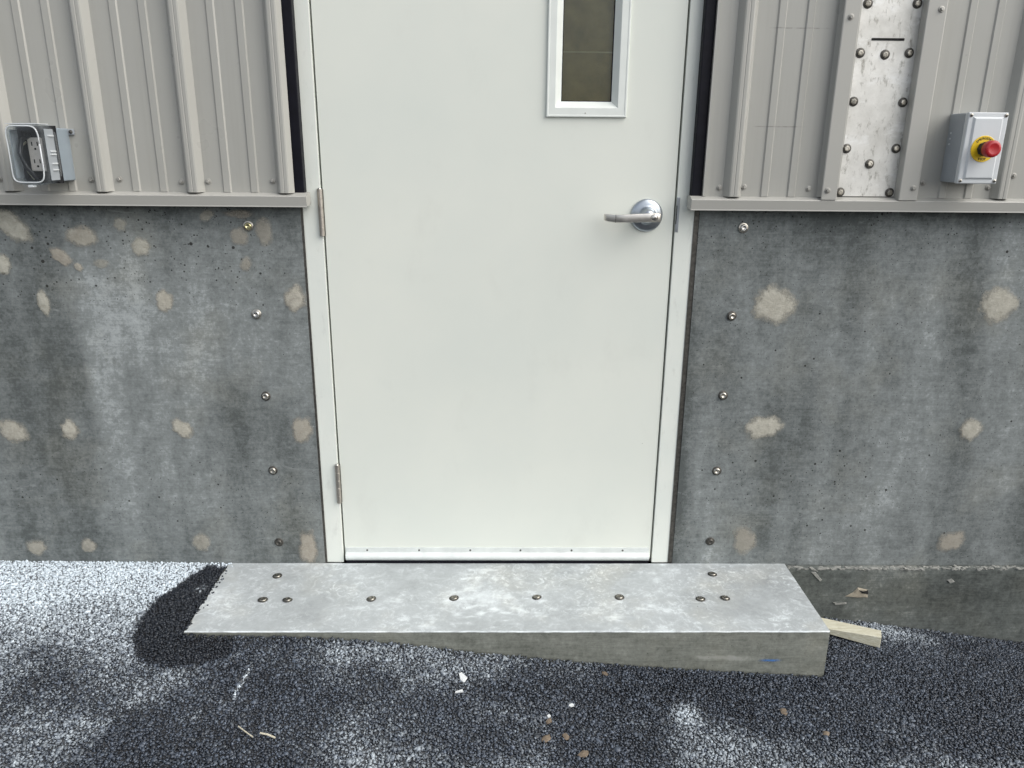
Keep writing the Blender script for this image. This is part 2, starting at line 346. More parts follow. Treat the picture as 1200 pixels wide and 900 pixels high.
def dust_field(x, y):
    n1 = fbm(x, y, 4, 21, 4); n2 = fbm(x, y, 16, 31, 4)
    d = .22+.46*(n1-.5)+.26*(n2-.5)-.07*sstep(-.2, .6, x)
    left = sstep(-.55, -.95, x)
    d = d+left*(.58*sstep(-.26, -.02, y+.10*(n1-.5))+.46*sstep(-.58, -.12, y))
    d = d+.20*blob(x, y, -.86, -.61, .28, .045, math.atan2(.284, .259))*(.2+1.6*n2)+.14*left*sstep(-.80, -.40, y)
    d = d-.04*blob(x, y, -1.05, -.52, .26, .10, .5)-.08*blob(x, y, -.60, -.75, .2, .06)
    d = d+.30*blob(x, y, -.28, -.68, .10, .11)+.24*blob(x, y, -.33, -.40, .22, .06)+.10*blob(x, y, -.05, -.41, .2, .05)
    d = d+.62*blob(x, y, .455, -.515, .035, .05, -.5)+.34*blob(x, y, .50, -.61, .09, .07)+.26*blob(x, y, 1.05, -.68, .22, .07)+.20*blob(x, y, .60, -.71, .2, .06)+.16*blob(x, y, -.02, -.72, .25, .05)
    d = d-.20*blob(x, y, 1.15, -.34, .45, .14)-.12*blob(x, y, .2, -.46, .3, .06)
    d = d+.42*np.exp(-((y+.075)/.045)**2)*sstep(.85, .95, x)*sstep(1.45, 1.0, x)
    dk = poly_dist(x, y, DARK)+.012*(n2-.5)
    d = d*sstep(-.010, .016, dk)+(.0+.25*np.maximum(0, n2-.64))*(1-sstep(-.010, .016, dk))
    d = np.maximum(d, .75*blob(x, y, -.815, -.012, .03, .022))
    d = np.maximum(d, .40*blob(x, y, -.83, -.15, .02, .03)+0*x)
    # thin pale smear in front of the step
    q = poly_dist(x, y, [(-.592, -.432), (-.588, -.434), (-.600, -.50), (-.606, -.565), (-.610, -.56), (-.603, -.50)])
    d = np.maximum(d, .85*sstep(.005, -.001, q+.016*(n2-.4)))
    return np.clip(d, 0, 1.15)

# asphalt sheet (fine near the door, coarse out to the horizon)
def axis(a, b, st, far):
    mid = np.arange(a, b+1e-6, st); o1 = b+np.cumsum(np.geomspace(st*2, far, 22)); o0 = a-np.cumsum(np.geomspace(st*2, far, 22))[::-1]
    return np.r_[o0, mid, o1]
xs = axis(-2.2, 2.3, .02, 18); ys = axis(-1.6, .02, .02, 18); ys = ys[ys < .06]
X, Y = np.meshgrid(xs, ys, indexing='ij'); Z = gz(X, Y)-.006
ins = (X > SX0-.001) & (X < SX1-.012) & (Y > SY+.001); Z = np.where(ins, Z-.06, Z)
nx, ny = X.shape; V = np.stack([X, Y, Z], -1).reshape(-1, 3)
ii, jj = np.meshgrid(np.arange(nx-1), np.arange(ny-1), indexing='ij'); a0 = (ii*ny+jj).ravel()
F = np.stack([a0, a0+ny, a0+ny+1, a0+1], -1)
me = bpy.data.meshes.new('asphalt'); me.from_pydata(V.tolist(), [], F.tolist())
set_attr(me, 'dust', dust_field(V[:, 0], V[:, 1])*(np.abs(V[:, 0]) < 2.5)*(V[:, 1] > -2))
g = link('asphalt_ground', me, 'asphalt', None, True); g['kind'] = 'structure'

# crushed stone bound in the surface: tens of thousands of angular chips in one mesh
sp = .0061
gx, gy = np.meshgrid(np.arange(-1.75, 1.98, sp), np.arange(-1.12, -.003, sp*.9), indexing='ij')
gx = gx+(np.arange(gx.shape[1]) % 2)[None, :]*sp*.5
px = (gx+rng.uniform(-.42, .42, gx.shape)*sp).ravel(); py = (gy+rng.uniform(-.42, .42, gx.shape)*sp).ravel()
keep = ~((px > SX0-.004+rng.exponential(.0055, px.size)) & (px < SX1+.004) & (py > SY-.004)) & (py < -.004) & ~((px > .85) & (py > -.026))
px, py = px[keep], py[keep]; N = px.size
cube = np.array([(x, y, z) for x in (-1, 1) for y in (-1, 1) for z in (-1, 1)], float)
cf = np.array([(0, 1, 3, 2), (4, 6, 7, 5), (0, 4, 5, 1), (2, 3, 7, 6), (0, 2, 6, 4), (1, 5, 7, 3)])
size = rng.lognormal(0, .30, N)*.0032
v = cube[None]*rng.uniform(.50, 1.0, (N, 8, 1))*.9+rng.normal(0, .12, (N, 8, 3))
v *= (size[:, None]*np.stack([rng.uniform(.8, 1.45, N), rng.uniform(.75, 1.1, N), rng.uniform(.55, .95, N)], -1))[:, None, :]
def rot(N, ax, ang):
    c, s = np.cos(ang), np.sin(ang); M = np.zeros((N, 3, 3)); i, j = [(1, 2), (0, 2), (0, 1)][ax]
    M[:, ax, ax] = 1; M[:, i, i] = c; M[:, j, j] = c; M[:, i, j] = -s; M[:, j, i] = s; return M
Mt = rot(N, 2, rng.uniform(0, 6.28, N)) @ rot(N, 0, rng.normal(0, .5, N)) @ rot(N, 1, rng.normal(0, .5, N))
v = np.einsum('nij,nkj->nki', Mt, v)
pz = gz(px, py)-.0034-.55*np.maximum(0, size-.0036)+rng.normal(0, .0006, N)+.002*(fbm(px, py, 9, 77, 3)-.5)
pz = np.where((px > SX0-.001) & (px < SX1) & (py > SY), np.maximum(pz, .0006), pz)
rel = v[:, :, 2]/size[:, None]
v += np.stack([px, py, pz], -1)[:, None, :]
du = dust_field(px, py); per = rng.normal(0, .15, N)
dv = np.clip(du[:, None]*(.72+.5*np.clip(rel, -1, 1))+per[:, None]*(.25+du[:, None]), 0, 1.2)
me = bpy.data.meshes.new('asphalt_aggregate'); nv = N*8
me.vertices.add(nv); me.vertices.foreach_set('co', v.reshape(-1).astype(np.float32))
fi = (cf[None]+(np.arange(N)*8)[:, None, None]).reshape(-1)
me.loops.add(fi.size); me.loops.foreach_set('vertex_index', fi.astype(np.int32))
me.polygons.add(N*6); me.polygons.foreach_set('loop_start', np.arange(0, fi.size, 4, dtype=np.int32)); me.update(calc_edges=True)
set_attr(me, 'dust', dv)
shade = np.clip(rng.beta(1.1, 2.4, N)*1.0+.25*(fbm(px, py, 5, 55, 3)-.5), 0, 1)
shade = np.where(rng.random(N) < .05, np.minimum(1.5, shade+rng.uniform(.3, .9, N)), shade)
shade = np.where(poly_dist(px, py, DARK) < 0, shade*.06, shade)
set_attr(me, 'shade', np.repeat(shade, 8))
st = link('asphalt_aggregate', me, 'stone'); st['kind'] = 'stuff'
tag(st, 'coarse dark crushed stone bound in the asphalt, whitened by dust', 'asphalt')

# ------------------------------------------------------------------ concrete walls
CY = -.008
def wall_grid(name, x0, x1, z0, z1, y, stain_tone, pits, mat, parent, yb=.20, st=.007, left_open=0):
    """dense front face + box behind it"""
    xs = np.linspace(x0, x1, int((x1-x0)/st)+1); zs = np.linspace(z0, z1, int((z1-z0)/st)+1)
    X, Zz = np.meshgrid(xs, zs, indexing='ij'); nx, nz = X.shape
    Yv = y+.0016*(fbm(X, Zz, 5, 301, 3)-.5)+.0006*(fbm(X, Zz*3, 30, 305, 2)-.5)
    V = np.stack([X, Yv, Zz], -1).reshape(-1, 3)
    ii, jj = np.meshgrid(np.arange(nx-1), np.arange(nz-1), indexing='ij'); a0 = (ii*nz+jj).ravel()
    F = np.stack([a0, a0+nz, a0+nz+1, a0+1], -1).tolist(); n0 = len(V)
    # sides: border loop pushed back
    bl = [i*nz for i in range(nx)]+[(nx-1)*nz+j for j in range(1, nz)]+[i*nz+nz-1 for i in range(nx-2, -1, -1)]+[j for j in range(nz-2, 0, -1)]
    back = [(V[b][0], yb, V[b][2]) for b in bl]; m = len(bl)
    V = V.tolist()+back
    for k in range(m): F.append((bl[k], n0+k, n0+(k+1) % m, bl[(k+1) % m]))
    me = bpy.data.meshes.new(name); me.from_pydata(V, [], F); me.update()
    A = np.array(V); set_attr(me, 'stain_tone', stain_tone(A[:, 0], A[:, 2])); set_attr(me, 'pits', pits(A[:, 0], A[:, 2]))
    o = link(name, me, mat, parent, False)
    return o
def gl(x, z, cx, cz, rx, rz): return np.exp(-((x-cx)/rx)**2-((z-cz)/rz)**2)
def streaks(x, z, seed, sx=7.):
    return fbm(x, z*.13, sx, seed, 4)-.5
def stain_shade_L(x, z):
    s = .9*streaks(x, z, 401)+.30*streaks(x, z, 405, 22)+.35*(fbm(x, z, 3, 411, 4)-.5)
    s += .34*gl(x, z, -.93, .62, .16, .22)+.22*gl(x, z, -.62, .62, .12, .12)+.16*gl(x, z, -1.10, .55, .06, .3)+.12*gl(x, z, -.86, .30, .05, .35)
    s -= .24*gl(x, z, -1.00, .56, .045, .10)+.26*gl(x, z, -1.30, .58, .05, .30)+.20*gl(x, z, -.68, .42, .22, .09)+.16*gl(x, z, -1.1, .05, .9, .16)
    s -= .24*sstep(.95, 1.06, z)+.12*gl(x, z, -1.16, .7, .05, .25)  # first term: shade under the flashing, put into the wall tone
    s += .12*gl(x, z, -.95, .86, .3, .12)
    s -= .22*gl(x, z, -.50, .5, .02, .6)  # darker line along the edge beside the frame
    return s-.04
def stain_shade_R(x, z):
    s = .9*streaks(x+.12*z, z, 431)+.34*streaks(x+.05*z, z, 435, 22)+.35*(fbm(x, z, 3, 441, 4)-.5)
    s -= .16*gl(x+.1*z, z, 1.02, .75, .03, .28)+.18*gl(x+.08*z, z, 1.36, .55, .035, .35)+.28*gl(x, z, .83, .97, .16, .10)+.25*gl(x, z, .66, .90, .08, .05)+.30*gl(x, z, 1.25, .90, .035, .25)+.22*gl(x, z, 1.10, .50, .05, .35)+.22*gl(x, z, 1.00, .25, .06, .22)+.24*gl(x, z, 1.6, .15, .16, .25)
    s += .20*gl(x, z, 1.35, .95, .04, .25)+.20*gl(x, z, .86, .62, .14, .12)+.16*gl(x, z, .60, .35, .06, .4)+.18*gl(x, z, .75, .03, .2, .04)+.12*gl(x, z, 1.0, .72, .25, .06)
    s -= .18*sstep(.97, 1.05, z)+.22*gl(x, z, .525, .5, .02, .6)  # flashing shade put into the tone along the top; darker beside the frame
    return s-.03
def pits_L(x, z): return .35+.75*sstep(.72, .86, z)*sstep(-.5, -.7, x)+.35*sstep(.42, .30, z)*sstep(.0, .15, z)
def pits_R(x, z): return .62+.45*gl(x, z, .9, .28, .25, .10)+.35*sstep(.9, 1.0, z)

def bolt_mesh(n, prof, o=(0, 0, 0), axis='-y'):
    bm = bmesh.new(); lathe(bm, prof, o, axis, n); me = bpy.data.meshes.new('bolt'); bmesh.ops.recalc_face_normals(bm, faces=bm.faces); bm.to_mesh(me); bm.free()
    for f in me.polygons: f.use_smooth = True
    return me
def mat_copy(me, mat): m = me.copy(); m.materials.clear(); m.materials.append(MAT[mat]); return m
# mushroom anchor head on a washer
HEAD = [(.0095, 0), (.0098, .0030), (.0090, .0052), (.0072, .0066), (.0052, .0072), (.0046, .0056), (0, .0050)]
WASH = [(.0135, 0), (.0135, .0012), (.0122, .0020), (.0, .0020)]
head_y = bolt_mesh(18, HEAD); wash_y = bolt_mesh(20, WASH); head_z = bolt_mesh(18, HEAD, axis='z'); wash_z = bolt_mesh(20, WASH, axis='z')
def bolt(parent, x, y, z, head, wash, mat='bolt', wmat='bolt_dark', sc=1., tilt=.06):
    off = Vector(parent.location)
    b = link('bolt', mat_copy(head, mat), None, parent); b.location = Vector((x, y, z))-off
    b.scale = (sc,)*3; b.rotation_euler = (random.uniform(-tilt, tilt), random.uniform(-tilt, tilt), random.uniform(-tilt, tilt))
    w = link('washer', mat_copy(wash, wmat), None, b); return b
def patch(parent, x, z, rx, rz, ang=0, tone=0., fade=1., seed=0, y=CY, name='patch'):
    """hand-trowelled grout spot: irregular outline, domed a millimetre or two"""
    r = np.random.default_rng(900+seed); n, k = 40, 7
    th = np.linspace(0, 2*np.pi, n, endpoint=False)
    rad = 1+sum(r.normal(0, .115/(m**.9))*np.cos(m*th+r.uniform(0, 6.28)) for m in range(2, 8))
    ca, sa = math.cos(R(ang)), math.sin(R(ang)); V = [(x, y-.0030, z)]; E = [1.]
    for q in range(1, k+1):
        f = q/k*1.14
        for i in range(n):
            u, w = rad[i]*math.cos(th[i])*rx*f, rad[i]*math.sin(th[i])*rz*f
            V.append((x+u*ca-w*sa, y-.0012-.0018*(1-(q/k)**2)-(.0004 if q < k else 0)+.00012*r.normal()*(q < k), z+u*sa+w*ca)); E.append(1-q/k)
    F = [(0, 1+i, 1+(i+1) % n) for i in range(n)]
    for q in range(k-1):
        for i in range(n):
            a = 1+q*n+i; b = 1+q*n+(i+1) % n; F.append((a, a+n, b+n, b))
    off = Vector(parent.location); V = [tuple(Vector(p)-off) for p in V]
    me = bpy.data.meshes.new(name); me.from_pydata(V, [], F); me.update()
    set_attr(me, 'edge', E); set_attr(me, 'tone', [tone]*len(V)); set_attr(me, 'fade', [fade]*len(V))
    return link(name, me, 'patch', parent, True)

wl = empty('concrete_wall', (-1.45, 0, 0))
tag(wl, 'grey formed concrete wall left of the door with many scattered grout patches', 'wall')
o = wall_grid('wall_face', -2.6, -.5145, -.35, 1.062, CY, stain_shade_L, pits_L, 'concrete', wl); o.location = (1.45, 0, 0)
for k, (x, z, rx, rz, a, tn, fd) in enumerate([(-1.262, .985, .062, .034, -38, 0, .9), (-1.084, .957, .048, .027, 0, .35, .8), (-1.303, .883, .026, .029, 0, 0, 1), (-.981, .989, .018, .019, 0, 0, .6), (-1.146, .905, .031, .020, -35, .6, .8), (-1.106, .878, .012, .012, 0, .4, .8),
        (-1.046, .887, .020, .014, 0, 0, .5), (-.936, .932, .027, .026, -30, .1, .85), (-1.211, .783, .019, .034, 8, 0, .9), (-.892, .788, .025, .031, 8, .3, 1), (-.756, 1.014, .022, .014, 30, .2, .6), (-.676, .960, .026, .024, 20, .5, .6), (-.611, .972, .024, .040, 0, .4, .6), (-.667, .887, .019, .020, 0, .4, .6), (-.673, 1.018, .038, .012, 0, .8, .5),
        (-.545, .797, .032, .036, 0, .3, 1), (-1.358, .417, .048, .033, -30, .2, .9), (-1.201, .422, .028, .030, 0, .2, 1), (-.887, .426, .036, .024, -42, .2, 1), (-.552, .425, .030, .042, 0, .5, .85), (-1.357, .052, .030, .027, 0, .3, .7), (-1.204, .058, .024, .024, 0, .3, .7), (-.873, .070, .028, .030, 0, .2, .65), (-.562, .052, .032, .052, -8, .7, .85), (-1.62, .80, .04, .035, 0, .2, .9), (-1.75, .42, .04, .03, 0, .2, .9)]):
    patch(wl, x, z, rx, rz, a, tn, fd, k)
for k, (x, z) in enumerate([(-.6515, .987), (-.6510, .754), (-.6455, .523), (-.6444, .2995), (-.6459, .070)]):
    bolt(wl, x, CY-.0005, z, head_y, wash_y, ['bolt_yellow', 'steel', 'bolt', 'bolt', 'bolt_dark'][k], ['bolt', 'bolt', 'bolt_dark', 'bolt_dark', 'bolt_dark'][k], tilt=.12)
wr = empty('concrete_wall', (1.5, 0, 0))
tag(wr, 'grey formed concrete wall right of the door with six pale grout patches', 'wall')
o = wall_grid('wall_face', .5215, 2.7, -.004, 1.062, CY, stain_shade_R, pits_R, 'concrete', wr); o.location = (-1.5, 0, 0)
for k, (x, z, rx, rz, a, tn, fd) in enumerate([(.742, .788, .064, .052, -25, .15, 1), (1.352, .792, .056, .050, 0, .15, .95), (.751, .438, .055, .036, 5, .15, 1), (1.343, .432, .035, .034, 0, .15, .95), (.731, .078, .040, .048, 0, .5, .6), (1.350, .076, .043, .036, 15, .6, .75)]):
    patch(wr, x, z, rx, rz, a, tn, fd, 50+k)
for k, (x, z) in enumerate([(.6384, .992), (.6300, .757), (.6265, .531), (.6290, .302), (.6291, .075)]):
    bolt(wr, x, CY-.0005, z, head_y, wash_y, ['steel', 'bolt', 'bolt', 'bolt', 'bolt_dark'][k], 'bolt_dark' if k else 'bolt', tilt=.12)

# footing below the joint on the right, a rough lip of squeezed-out paste along its top
ft = empty('foundation_footing', (1.7, -.02, -.2))
tag(ft, 'dark rough concrete footing below the right wall, with a crusted white lip', 'footing')
def stain_F(x, z):
    s = .5*streaks(x, z, 461)+.5*(fbm(x, z, 4, 471, 4)-.5)-.22*gl(x, z, 1.30, -.10, .25, .05)-.25*gl(x, z, 1.42, -.03, .05, .06)
    return s+.30*sstep(-.022, -.006, z+.012*(fbm(x, z, 40, 481, 3)-.5))+.30*sstep(.02, .006, np.abs((x-1.40)-(z+.1)*.25)) *.5
o = wall_grid('footing_face', .84, 2.7, -.60, -.0055, -.024, stain_F, lambda x, z: .3+0*x, 'footing', ft); o.location = (-1.7, .02, .2)
bm = bmesh.new(); x = .868
while x < 2.2:
    s = random.uniform(.0025, .0065)
    m = Matrix.Translation((x, -.0215+random.uniform(-.004, .006), -.0072+random.uniform(-.0035, .0025))) @ Matrix.Rotation(random.uniform(-.5, .5), 4, 'Y') @ Matrix.Diagonal((s*random.uniform(1.0, 3.2), s*.8, s*random.uniform(.4, .8), 1))
    r = bmesh.ops.create_icosphere(bm, subdivisions=1, radius=1, matrix=m)
    for q in r['verts']: q.co += Vector([random.uniform(-.0012, .0012) for _ in range(3)])
    x += s*random.uniform(.4, 1.3)
part(ft, 'crust', bm, 'grout_chip')['kind'] = 'stuff'
def chunk(name, parent, pts, th, mat, y, seed=0):
    """flat broken lump stuck on a vertical face"""
    r = random.Random(seed); bm = bmesh.new(); n = len(pts); cx = sum(p[0] for p in pts)/n; cz = sum(p[1] for p in pts)/n
    a = [bm.verts.new((x, y+.001, z)) for x, z in pts]; b = [bm.verts.new((cx+(x-cx)*.75, y-th*r.uniform(.7, 1.1), cz+(z-cz)*.75)) for x, z in pts]
    for i in range(n): bm.faces.new((a[i], a[(i+1) % n], b[(i+1) % n], b[i]))
    bm.faces.new(b); return part(parent, name, bm, mat)
chunk('grout_lump', ft, [(1.045, -.104), (1.072, -.088), (1.085, -.070), (1.118, -.078), (1.122, -.107), (1.09, -.108)], .003, 'patch_tan', -.024, 1)
chunk('hole', ft, [(1.085, -.078), (1.100, -.083), (1.119, -.080), (1.121, -.096), (1.112, -.092), (1.098, -.091)], .0042, 'dark', -.024, 2)
chunk('grout_lump', ft, [(.935, -.018), (.948, -.016), (.975, -.048), (.968, -.052)], .004, 'grout_chip', -.024, 3)
chunk('grout_lump', ft, [(1.012, -.121), (1.030, -.126), (1.058, -.122), (1.060, -.127), (1.020, -.131)], .006, 'grout_chip', -.024, 4)
chunk('grout_lump', ft, [(1.35, -.046), (1.365, -.040), (1.375, -.050), (1.36, -.056)], .005, 'grout_chip', -.024, 5)

# ------------------------------------------------------------------ step
sp_ = empty('concrete_step', (0, -.17, -.1))
tag(sp_, 'low pale concrete step with steel anchor bolts in front of the door', 'step')
def grid_mesh(name, Pf, nu, nv, stain_tone, pits, mat, parent):
    U, W = np.meshgrid(np.linspace(0, 1, nu), np.linspace(0, 1, nv), indexing='ij'); V = Pf(U, W).reshape(-1, 3)
    ii, jj = np.meshgrid(np.arange(nu-1), np.arange(nv-1), indexing='ij'); a0 = (ii*nv+jj).ravel()
    F = np.stack([a0, a0+nv, a0+nv+1, a0+1], -1)
    me = bpy.data.meshes.new(name); me.from_pydata(V.tolist(), [], F.tolist()); me.update()
    set_attr(me, 'stain_tone', stain_tone(V)); set_attr(me, 'pits', pits(V))
    o = link(name, me, mat, None, True); o.parent = parent; o.location = -Vector(parent.location); return o
def top_P(U, W):
    x = SX0+(SX1-SX0)*U; y = SY+.0028+(CY-.0005-SY-.0028)*W+.0030*(fbm(x, x*0, 45, 9, 3)-.5)*(1-W)**30
    edge = (U < .001)
    z = .0012*(fbm(x, y, 6, 501, 3)-.5)
    x = np.where(U < .001, x+.010*(fbm(x, y, 38, 5, 3)-.35), x)
    return np.stack([x, y, z], -1)
def top_stain(V):
    x, y = V[:, 0], V[:, 1]; n = fbm(x, y, 14, 511, 4); n2 = fbm(x*1.0, y*2, 30, 515, 4)
    s = .10+.55*(n-.5)+.9*(fbm(x, y, 4, 521, 3)-.5)*.8
    s = s+.55*np.maximum(0, n2-.52)*4*(.35*gl(x, y, .35, -.28, .5, .07)+.5*gl(x, y, -.05, -.25, .35, .10)+.4*gl(x, y, 0, -.06, .5, .06)+.25)
    return s+.35*sstep(-.03, -.008, y)*(n2)-.10*gl(x, y, -.6, -.25, .2, .06)
grid_mesh('tread', top_P, 240, 60, top_stain, lambda V: .25+0*V[:, 0], 'step', sp_)
def nose_P(U, W):
    x = SX0+(SX1-SX0)*U; a = W*math.pi/2; RR = .0028; wob = .0030*(fbm(x, x*0, 45, 9, 3)-.5)
    return np.stack([x, SY+RR-RR*np.sin(a)+wob, -RR+RR*np.cos(a)], -1)
def front_P(U, W):
    x = SX0+(SX1-SX0)*U; z = -.0028-.40*W; return np.stack([x, SY+.0030*(fbm(x, x*0, 45, 9, 3)-.5)*np.exp(-W*30)+.0012*(fbm(x, z*2, 7, 531, 3)-.5)*(1-np.exp(-W*40)), z], -1)
grid_mesh('nosing', nose_P, 240, 5, lambda V: .55+1.0*(fbm(V[:, 0], V[:, 1], 30, 541, 3)-.5), lambda V: .2+0*V[:, 0], 'step', sp_)
def fr_stain(V):
    x, z = V[:, 0], V[:, 2]; s = .5*(fbm(x, z*3, 6, 551, 4)-.5)
    s += .75*sstep(.010, .002, np.abs(z+.079-.06*(x-.6)*.0-.012*(x-.55)*-.8))*sstep(.50, .53, x)*sstep(.70, .62, x)*(.4+fbm(x, z, 60, 561, 2))
    s -= .3*gl(x, z, -.10, -.02, .04, .012)+.45*gl(x, z, .447, -.058, .006, .010)+.4*gl(x, z, .418, -.052, .004, .004)
    return s
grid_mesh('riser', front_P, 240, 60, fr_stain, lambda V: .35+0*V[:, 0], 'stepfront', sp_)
def side_P(xx, sgn):
    def f(U, W):
        y = SY+(CY-SY)*U; z = -.4*W-.0005; return np.stack([xx+.001*(fbm(y, z, 8, 571, 2)-.5), y, z], -1)
    return f
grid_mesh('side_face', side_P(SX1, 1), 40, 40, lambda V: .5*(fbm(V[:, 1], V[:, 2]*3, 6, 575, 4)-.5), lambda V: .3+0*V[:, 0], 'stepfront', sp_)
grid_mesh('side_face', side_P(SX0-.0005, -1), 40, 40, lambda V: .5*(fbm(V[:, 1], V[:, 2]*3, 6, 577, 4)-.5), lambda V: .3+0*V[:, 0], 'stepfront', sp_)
# smear of blue chalk on the riser
t = NT('blue_chalk'); P = t.pos(); al = t.rng(t.math('ADD', t.attr('edge').outputs['Fac'], t.math('SUBTRACT', t.noise(t.mapv(P, (.3, 1, 1)), 160, 4, .7), .5)), .25, .9, 0, .75)
t.fin((.06, .20, .52), .9); tr = t.n('BsdfTransparent'); mx = t.n('MixShader'); t.l(al, mx.inputs[0]); t.l(tr.outputs[0], mx.inputs[1]); t.l(t.b.outputs[0], mx.inputs[2]); t.l(mx.outputs[0], t.out.inputs[0]); MAT['chalk'] = t.m
pc = patch(sp_, .712, -.0865, .040, .0060, -1, 0, 1, 71, SY+.0005, 'chalk_mark'); pc.data.materials[0] = MAT['chalk']
for x, y in [(-.6362, -.0807), (-.6418, -.203), (-.5745, -.203), (-.3472, -.1987), (-.1206, -.1944), (.1076, -.190), (.3368, -.1898), (.5599, -.1981), (.6297, -.1938), (.6268, -.0694)]:
    b = bolt(sp_, x, y, .0006, head_z, wash_z, 'bolt_mid', 'bolt_dark', .98, .10); b.scale = (1.0, 1.0, .68)

# ------------------------------------------------------------------ door frame
fr = empty('door_frame', (0, 0, 0)); tag(fr, 'off-white steel door frame around the white door', 'door frame')
FW = .0515
def jamb(s):
    a, b = s*.4600, s*(.4575+FW); x0, x1 = min(a, b), max(a, b)
    return B(x0, x1, -.0040, .14, .0006, 2.190, bev=.0022)
part(fr, 'jamb', jamb(-1), 'frame'); part(fr, 'jamb', jamb(1), 'frame')
part(fr, 'frame_head', B(-.4595, .4595, -.0035, .14, 2.139, 2.189, bev=.002), 'frame')
for s in (-1, 1): part(fr, 'stop', B(min(s*.4599, s*.440), max(s*.4599, s*.440), .050, .10, .001, 2.138), 'frame')
o = part(fr, 'strike_plate', B(.4600, .4685, -.0052, -.0030, .979, 1.068, bev=.0008), 'chrome')
part(o, 'latch_slot', B(.4600, .4622, -.0058, -.0050, 1.000, 1.047), 'dark')
part(fr, 'sealant', B(.5085, .5225, -.006, .10, .0008, 1.060), MAT['bolt_dark'])
part(fr, 'sealant', B(-.5155, -.5085, -.006, .10, .0008, 1.060), MAT['bolt_dark'])

# ------------------------------------------------------------------ door
dr = empty('door', (0, .02, .01)); tag(dr, 'plain white steel door with narrow window and lever handle', 'door')
DX = .4555; LX0, LX1, LZ0, LZ1 = .138, .296, 1.283, 1.826      # opening cut in the leaf
def leaf():
    bm = bmesh.new(); z0, z1 = .012, 2.134
    xs = [-DX, LX0, LX1, DX]; zs = [z0, LZ0, LZ1, z1]
    def lay(y):
        return [[bm.verts.new((x, y, z)) for z in zs] for x in xs]
    f, b = lay(0), lay(.044)
    for i in range(3):
        for j in range(3):
            if i == 1 and j == 1: continue
            bm.faces.new((f[i][j], f[i+1][j], f[i+1][j+1], f[i][j+1])); bm.faces.new((b[i][j], b[i][j+1], b[i+1][j+1], b[i+1][j]))
    for i in range(3):
        for j in (0, 3): bm.faces.new((f[i][j], b[i][j], b[i+1][j], f[i+1][j])); bm.faces.new((f[j][i], f[j][i+1], b[j][i+1], b[j][i]))
    h = [(1, 1), (2, 1), (2, 2), (1, 2)]
    for k in range(4):
        (i, j), (m, n) = h[k], h[(k+1) % 4]; bm.faces.new((f[i][j], f[m][n], b[m][n], b[i][j]))
    return bm
lf = part(dr, 'door_leaf', leaf(), 'door')
bv = lf.modifiers.new('edge', 'BEVEL'); bv.width = .0012; bv.segments = 2; bv.limit_method = 'ANGLE'
# vision panel frame: flat flange then a bevel running back to the glass
def ring(bm, loops):
    prev = None
    for (x0, x1, z0, z1, y) in loops:
        q = [bm.verts.new(p) for p in ((x0, y, z0), (x1, y, z0), (x1, y, z1), (x0, y, z1))]
        if prev:
            for k in range(4): bm.faces.new((prev[k], prev[(k+1) % 4], q[(k+1) % 4], q[k]))
        prev = q
    return bm
ox0, ox1, oz0, oz1 = .1165, .3170, 1.2620, 1.8470; ix0, ix1, iz0, iz1 = .1540, .2805, 1.2995, 1.8100
def ins_(d, y): return (ox0+d, ox1-d, oz0+d, oz1-d, y)
lt = part(dr, 'window_frame', ring(bmesh.new(), [ins_(0, .0005), ins_(0, -.0062), ins_(.0012, -.0075), ins_(.0042, -.0075), ins_(.0052, -.0066), ins_(.0215, -.0066), ins_(.0228, -.0058), (ix0, ix1, iz0, iz1, .0130), (ix0, ix1, iz0, iz1, .0300)]), 'lite_paint')
part(lt, 'glazing_bead', ring(bmesh.new(), [(ix0-.0005, ix1+.0005, iz0-.0005, iz1+.0005, .0128), (ix0+.0022, ix1-.0022, iz0+.0022, iz1-.0022, .0140), (ix0+.0022, ix1-.0022, iz0+.0022, iz1-.0022, .0170)]), 'black')
part(lt, 'glass', B(ix0-.004, ix1+.004, .0155, .0205, iz0-.004, iz1+.004), 'glass')
for z0, z1 in ((1.2830, 1.4155), (1.4175, 1.6200), (1.6230, 1.826)):
    part(lt, 'backing_board', B(LX0+.001, LX1-.001, .030, .034, z0, z1, bev=.0012), 'card')
part(lt, 'board_seam', B(LX0+.002, LX1-.002, .0285, .0296, 1.4145, 1.4180, bev=.0004), 'tape')
part(lt, 'backing_sheet', B(LX0+.001, LX1-.001, .0365, .040, 1.2835, 1.8255), 'black')
part(lt, 'screw', lathe(bmesh.new(), [(.0016, 0), (.0014, .0008), (0, .0009)], (.2140, -.0066, 1.2715), '-y', 10), 'screw')
# hinges
for z0 in (.9625, .1975):
    h = empty('hinge', (0, 0, 0)); h.parent = dr; h.location = Vector((-.4610, -.0085, z0))-Vector(dr.location)
    for k in range(5):
        part(h, 'knuckle', lathe(bmesh.new(), [(0, .0002), (.0063, .0002), (.0066, .0005), (.0066, .0233), (.0063, .0237), (0, .0237)], (-.4610, -.0085, z0+.0240*k), 'z', 20), 'hinge')
    part(h, 'pin_tip', lathe(bmesh.new(), [(.0052, -.002), (.0052, 0), (.0040, .002), (0, .0025)], (-.4610, -.0085, z0+.120), 'z', 14), 'steel', True)
    part(h, 'hinge_leaf', B(-.4580, -.4535, -.0040, -.0006, z0+.001, z0+.118), 'bolt_dark')
